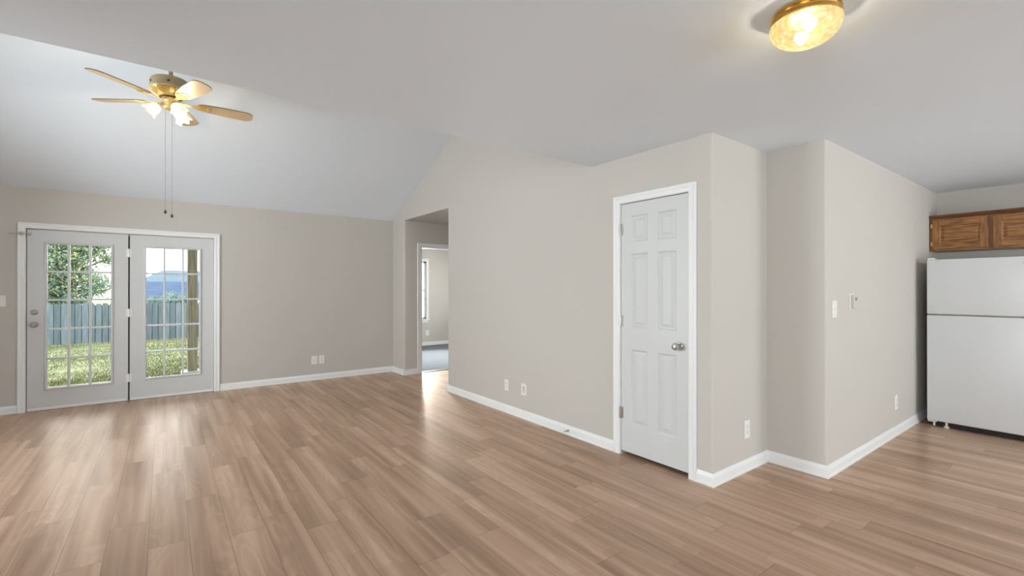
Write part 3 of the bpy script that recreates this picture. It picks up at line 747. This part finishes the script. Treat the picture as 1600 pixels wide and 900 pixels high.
# ------------------------------------------------------------------ flush ceiling lights
def ceiling_lamp(x, y, label, watts):
    t = thing('ceiling_lamp', label, 'ceiling light', (x, y, CZ), (0, 0, 0), 'flush ceiling lights')
    bm = B(); lathe(bm, [(.0, -.001), (.100, -.001), (.118, -.006), (.121, -.012), (.115, -.016), (.119, -.022), (.123, -.030), (.118, -.036), (.121, -.043), (.114, -.047), (.09, -.044), (0, -.040)], 48); obj('brass_pan', bm, 'brass', t, world=False, smooth=True)
    bm = B()
    prof = []
    for k in range(13):
        a = k / 12 * PI / 2; prof.append((.123 * math.cos(a) ** .8 if k < 12 else 0, -.046 - .082 * math.sin(a)))
    lathe(bm, prof, 144, close_ends=False)
    for v in bm.verts:   # fluted glass towards the rim
        rr = math.hypot(v.co.x, v.co.y)
        if rr > .05:
            f = 1 + .012 * math.cos(48 * math.atan2(v.co.y, v.co.x)) * min(1, (rr - .05) / .03); v.co.x *= f; v.co.y *= f
    obj('glass_dome', bm, 'dome', t, world=False, smooth=True)
    for s in (-1, 1):
        bx, by = .052 * s * .80, .052 * s * .60
        bm = B(); lathe(bm, [(0, -.022), (.008, -.022), (.014, -.012), (.024, 0), (.026, .010), (.020, .022), (.008, .028), (0, .029)], 18, Matrix.Translation((bx, by, -.078))); obj('bulb', bm, 'bulb', t, world=False, smooth=True)
        l = add_light('lamp_glow', 'POINT', (bx, by, -.082), watts, (1.0, .92, .78), shadow_soft_size=.03); l.parent = t
    return t
ceiling_lamp(2.0, .76, 'round brass flush ceiling light with textured amber glass dome', LAMP_W)
k2 = ceiling_lamp(4.7, -1.2, 'second brass ceiling light, over the kitchen floor in front of the fridge', KITCHEN_W)

# ------------------------------------------------------------------ ceiling fan
FC = Vector((.042, YRID, 3.0136))
fan = thing('ceiling_fan', 'brass ceiling fan with five pale wooden blades and three lit tulip shades', 'ceiling fan', FC)
def fo(name, bm, mats, parent=None, smooth=True): return obj(name, bm, mats, parent or fan, world=False, smooth=smooth)
bm = B(); lathe(bm, [(0, .195), (.0165, .195), (.0165, .44), (0, .44)], 20); fo('downrod', bm, 'antique')
bm = B(); lathe(bm, [(0, .385), (.02, .385), (.05, .40), (.065, .43), (.068, .50), (0, .50)], 28); fo('canopy', bm, 'antique')
bm = B(); lathe(bm, [(0, .215), (.024, .214), (.030, .200), (.09, .196), (.128, .188), (.147, .172), (.151, .155), (.151, .108), (.148, .100), (0, .100)], 40)
for a in (3.55, 4.6):
    lathe(bm, [(0, 0), (.012, 0), (.010, .004), (.004, .004), (.004, .001), (0, .001)], 14, Matrix.Rotation(a, 4, 'Z') @ Matrix.Translation((.150, 0, .132)) @ Matrix.Rotation(PI / 2, 4, 'Y'), mi=1)
fo('motor_housing', bm, ['antique', 'walnut'])
bm = B(); lathe(bm, [(0, .100), (.150, .100), (.152, .092), (.146, .084), (.128, .062), (.100, .044), (.086, .038), (.084, .030), (.074, .028), (0, .028)], 40)
lathe(bm, [(0, .0295), (.083, .0295), (.083, .0270), (.062, .0262), (0, .0262)], 40, mi=1)
for k in range(30):   # fluted ribs on the bowl
    a = 2 * PI * k / 30
    tube(bm, [(r * math.cos(a), r * math.sin(a), z) for r, z in ((.147, .084), (.128, .061), (.101, .043))], .004, 6)
fo('motor_bowl', bm, ['gold', 'walnut'])
bm = B(); lathe(bm, [(0, .028), (.060, .028), (.064, .010), (.060, -.004), (.052, -.012), (.050, -.050), (.056, -.056), (.050, -.066), (.030, -.076), (.010, -.080), (0, -.080)], 32); fo('light_kit', bm, 'gold')
# blades
A0 = 3.804
def blade_outline():
    L0, L1, w0, w1 = .205, .640, .058, .075
    pts = [(L0, -w0 * .75), (L0 + .03, -w0), (L0 + .2, -w1 * .97), (L1 - .05, -w1), (L1 - .012, -w1 * .72), (L1, -w1 * .30)]
    return pts + [(a, -b) for a, b in reversed(pts)]
def blade_bm():
    bm = B(); o = blade_outline(); prism(bm, o, -.003, .004)
    for f in bm.faces:
        if f.calc_center_median().z > -.0025: f.material_index = 1
    return bm
def iron_bm():
    bm = B()
    prism(bm, rounded([(.070, -.018), (.130, -.012), (.165, -.020), (.205, -.046), (.285, -.030), (.305, 0), (.285, .030), (.205, .046), (.165, .020), (.130, .012), (.070, .018)], {3: .008, 7: .008}), -.008, -.0032)
    for x, y in ((.215, -.026), (.215, .026), (.275, 0)):
        lathe(bm, [(0, -.008), (.006, -.008), (.004, -.011), (0, -.0115)], 10, Matrix.Translation((x, y, 0)))
    for s in (-1, 1):
        tube(bm, [(.20, s * .030, -.0095), (.235, s * .036, -.0105), (.27, s * .024, -.0105), (.25, s * .008, -.0105), (.215, s * .010, -.0095)], .0035, 6)
    return bm
for k in range(5):
    a = A0 - k * 2 * PI / 5
    R = Matrix.Rotation(a, 4, 'Z') @ Matrix.Rotation(math.radians(-12), 4, 'X')
    bm = blade_bm(); bm.transform(R); b = fo('blade', bm, ['blade', 'walnut'], smooth=False)
    bm = iron_bm(); bm.transform(R); obj('blade_iron', bm, 'gold', b, world=False, smooth=True)
# tulip shades
def tulip(bm, M4, seg=48):
    prof = [(.022, 0), (.030, .010), (.040, .028), (.045, .048), (.046, .066), (.052, .084), (.064, .100)]
    rings = []
    for i, (r, z) in enumerate(prof):
        w = max(0, (i - 3) / 3.0); rg = []
        for k in range(seg):
            a = 2 * PI * k / seg; rr = r * (1 + .10 * w * math.cos(6 * a)); zz = -(z + .010 * w * math.cos(6 * a))
            rg.append(bm.verts.new(M4 @ Vector((rr * math.cos(a), rr * math.sin(a), zz))))
        rings.append(rg)
    for a, b in zip(rings, rings[1:]):
        for k in range(seg): bm.faces.new((a[k], a[(k + 1) % seg], b[(k + 1) % seg], b[k]))
for az in (172, 292, 52):
    az = math.radians(az)
    M4 = Matrix.Rotation(az, 4, 'Z') @ Matrix.Translation((.082, 0, -.048)) @ Matrix.Rotation(-math.radians(48), 4, 'Y')
    bm = B(); tulip(bm, M4); s = fo('lamp_shade', bm, 'tulip')
    bm = B(); lathe(bm, [(0, .012), (.014, .012), (.024, .006), (.026, -.004), (.020, -.012), (0, -.012)], 20, M4); 
    p0 = Matrix.Rotation(az, 4, 'Z') @ Vector((.035, 0, -.030)); p1 = Matrix.Rotation(az, 4, 'Z') @ Vector((.068, 0, -.030)); tube(bm, [p0, p1, M4 @ Vector((0, 0, .008))], .008, 8)
    obj('shade_holder', bm, 'gold', s, world=False, smooth=True)
    bm = B(); lathe(bm, [(0, -.012), (.010, -.014), (.013, -.03), (.024, -.055), (.022, -.07), (.012, -.080), (0, -.083)], 18, M4); obj('bulb', bm, 'bulb', s, world=False, smooth=True)
    l = add_light('fan_glow', 'POINT', M4 @ Vector((0, 0, -.095)), FAN_W, (1.0, .84, .58), shadow_soft_size=.025); l.parent = fan
# pull chains
for x, y, ztip in ((-.038, -.035, 2.030), (.010, .020, 2.006)):
    bm = B(); zt = ztip - FC.z
    tube(bm, [(x * .9, y * .9, -.060), (x, y, -.30), (x, y, zt + .02)], .0011, 6); c = fo('pull_chain', bm, 'chain')
    bm = B(); lathe(bm, [(0, .022), (.004, .020), (.010, .006), (.011, -.004), (.006, -.013), (0, -.015)], 14, Matrix.Translation((x, y, zt))); obj('chain_fob', bm, 'walnut', c, world=False, smooth=True)

# ------------------------------------------------------------------ outside
bm = B()
N = 60
g = {}
for i in range(N + 1):
    for j in range(N + 1):
        x = -45 + 90 * i / N; y = 7.45 + 75 * (j / N) ** 1.6
        g[i, j] = bm.verts.new((x, y, -.20 + .03 * math.sin(x * 1.7) * math.cos(y * 1.3) * (1 if y > 10 else 0)))
for i in range(N):
    for j in range(N): bm.faces.new((g[i, j], g[i + 1, j], g[i + 1, j + 1], g[i, j + 1]))
struct('ground', bm, 'lawn', 'sunlit back garden lawn beyond the glass doors', 'lawn', smooth=True)
bm = B(); box(bm, -3.4, 3.0, YB + .145, 9.62, -.30, -.12, .01)
struct('porch_slab', bm, 'concrete', 'pale concrete porch slab outside the glass doors', 'porch')
bm = B(); box(bm, -3.6, 3.0, YB + .15, 10.6, 2.62, 2.80)
struct('porch_roof', bm, 'ext', 'porch roof carried by the wooden post', 'porch roof')
bm = B(); box(bm, .330, .480, 10.12, 10.27, -.12, 2.62, .008)
post = tag(obj('porch_post', bm, 'post', origin=(.405, 10.195, -.12)), 'weathered wooden porch post seen through the right glass door', 'post')
bm = B(); box(bm, .24, .60, 10.04, 10.36, -.24, -.115, .01); obj('post_base', bm, 'concrete', post)

# fence of upright boards
FYD = 18.0
fence = thing('garden_fence', 'blue grey weathered board fence across the garden', 'fence', (0, FYD, -.2))
bm = B(); x = -8.99
while x < 8.0:
    w = .129; top = .94 + random.uniform(-.02, .025); yy = FYD + random.uniform(-.006, .006)
    prism(bm, [(x, -.22), (x + w, -.22), (x + w, top - .03), (x + w - .03, top), (x + .03, top), (x, top - .03)], yy, yy + .018, axis='y'); x += .145
x = -8.92
while x < 8.0:
    box(bm, x, x + .13, FYD + .030, FYD + .045, -.22, .88); x += .145
obj('board_panel', bm, 'fence', fence)
for z in (.05, .75):
    bm = B(); box(bm, -9, 8, FYD + .045, FYD + .085, z - .045, z + .045); obj('rail', bm, 'fence', fence)
for k in range(8):
    bm = B(); px = -8.8 + k * 2.35; box(bm, px - .045, px + .045, FYD + .085, FYD + .175, -.25, .90, .005); obj('fence_post', bm, 'fence', fence)

# grass
verts, faces = [], []
for k in range(22000):
    y = 10.4 + (FYD - 10.5) * random.random() ** 1.3
    x = random.uniform(-.17 * y - .3, .075 * y + .3)
    if .3 < x < .5 and y < 10.4: continue
    h = random.uniform(.015, .045); a = random.uniform(0, PI); w = .004 + .0004 * y
    dx, dy = math.cos(a) * w, math.sin(a) * w; lx, ly = random.uniform(-.03, .03), random.uniform(-.03, .03)
    n = len(verts); verts += [(x - dx, y - dy, -.2), (x + dx, y + dy, -.2), (x + lx, y + ly, -.2 + h)]; faces.append((n, n + 1, n + 2))
me = bpy.data.meshes.new('grass'); me.from_pydata(verts, [], faces); me.materials.append(M['grass'])
go = bpy.data.objects.new('grass', me); COL.objects.link(go)
tag(go, 'short yellow green grass growing between porch and fence', 'grass', kind='stuff')

# trees: trunk and branches, crown of single leaves
def tree(label, base, h, blobs, n, leafmats, size, trunk_r, group=None):
    t = thing('leafy_tree', label, 'tree', base, group=group)
    bm = B(); b = Vector(base)
    tube(bm, [b, b + Vector((.05, 0, h * .25)), b + Vector((-.04, .05, h * .5)), b + Vector((.03, 0, h * .8))], [trunk_r, trunk_r * .8, trunk_r * .6, trunk_r * .25], 10)
    for c, r in blobs: tube(bm, [b + Vector((0, 0, h * .3)), (b + Vector((0, 0, h * .45))).lerp(Vector(c), .5), Vector(c)], [trunk_r * .5, trunk_r * .3, trunk_r * .08], 7)
    obj('trunk', bm, 'bark', t, smooth=True)
    vs, fs, mi = [], [], []
    tot = sum(r ** 2 for c, r in blobs)
    for c, r in blobs:
        c = Vector(c)
        for k in range(int(n * r * r / tot)):
            d = Vector((random.gauss(0, 1), random.gauss(0, 1), random.gauss(0, 1))).normalized()
            p = c + d * r * (random.random() ** .45) * random.uniform(.8, 1.15)
            u = Vector((random.gauss(0, 1), random.gauss(0, 1), random.gauss(0, 1))).normalized(); v = u.orthogonal().normalized()
            s = size * random.uniform(.6, 1.3); q = len(vs); p = p - b
            vs += [p - u * s, p + v * s * .5, p + u * s, p - v * s * .5]; fs.append((q, q + 1, q + 2, q + 3)); mi.append(0 if random.random() < .6 else 1)
    me = bpy.data.meshes.new('foliage'); me.from_pydata([tuple(v) for v in vs], [], fs)
    for m in leafmats: me.materials.append(M[m])
    me.polygons.foreach_set('material_index', mi)
    o = bpy.data.objects.new('foliage', me); COL.objects.link(o); o.parent = t
    return t
tree('leafy green tree behind the fence, seen through the left glass door', (-2.6, 19.6, -.2), 4.2,
     [((-2.9, 19.4, 1.5), .62), ((-2.2, 19.6, 1.7), .60), ((-2.7, 19.5, 2.4), .72), ((-2.05, 19.4, 2.5), .55), ((-3.5, 19.8, 2.2), .8), ((-3.4, 19.8, 3.1), .8), ((-2.5, 19.7, 3.2), .8), ((-1.75, 19.3, 2.75), .42), ((-1.7, 19.3, 1.45), .42), ((-1.45, 19.4, 2.3), .22), ((-1.55, 19.3, 3.1), .5), ((-3.0, 19.4, .95), .5), ((-2.2, 19.4, 1.0), .45)],
     21000, ['leaf', 'leafdark'], .050, .14)
tree('round dark shrub far behind the fence in front of the blue roofed house', (.35, 27.5, -.2), 1.3,
     [((.25, 27.5, .75), .45), ((.8, 27.6, .7), .4), ((-.35, 27.4, .7), .35)], 1500, ['leafdark', 'leafdark'], .07, .06)

# neighbour's house: pale hip roof over a lower slate blue roof
hs = thing('neighbour_house', 'house with pale blue roofs beyond the fence, seen through the right glass door', 'house', (.4, 34, -.2))
bm = B(); box(bm, -1.9, 6.0, 33.2, 40, -.2, 1.25); obj('wall', bm, 'siding', hs)
bm = B()
a = [bm.verts.new(p) for p in ((-2.2, 32.9, 1.25), (6.3, 32.9, 1.25), (6.3, 40.3, 1.25), (-2.2, 40.3, 1.25))]; r0 = bm.verts.new((-.10, 36, 2.52)); r1 = bm.verts.new((4.4, 36, 2.52))
for f in ((a[0], a[1], r1, r0), (a[2], a[3], r0, r1), (a[1], a[2], r1), (a[3], a[0], r0), tuple(reversed(a))): bm.faces.new(f)
obj('roof', bm, 'roof', hs)
bm = B(); prism(bm, [(33.3, 1.78), (30.6, .72), (30.6, .62), (33.3, 1.55)], -1.6, 2.6, axis='x'); obj('porch_roof', bm, 'roofdark', hs)
for px in (-1.4, .3, 2.3):
    bm = B(); box(bm, px - .06, px + .06, 30.75, 30.87, -.2, .72); obj('porch_column', bm, 'siding', hs)
bm = B(); box(bm, -1.62, 2.62, 30.55, 30.62, .60, .74); obj('fascia', bm, 'siding', hs)
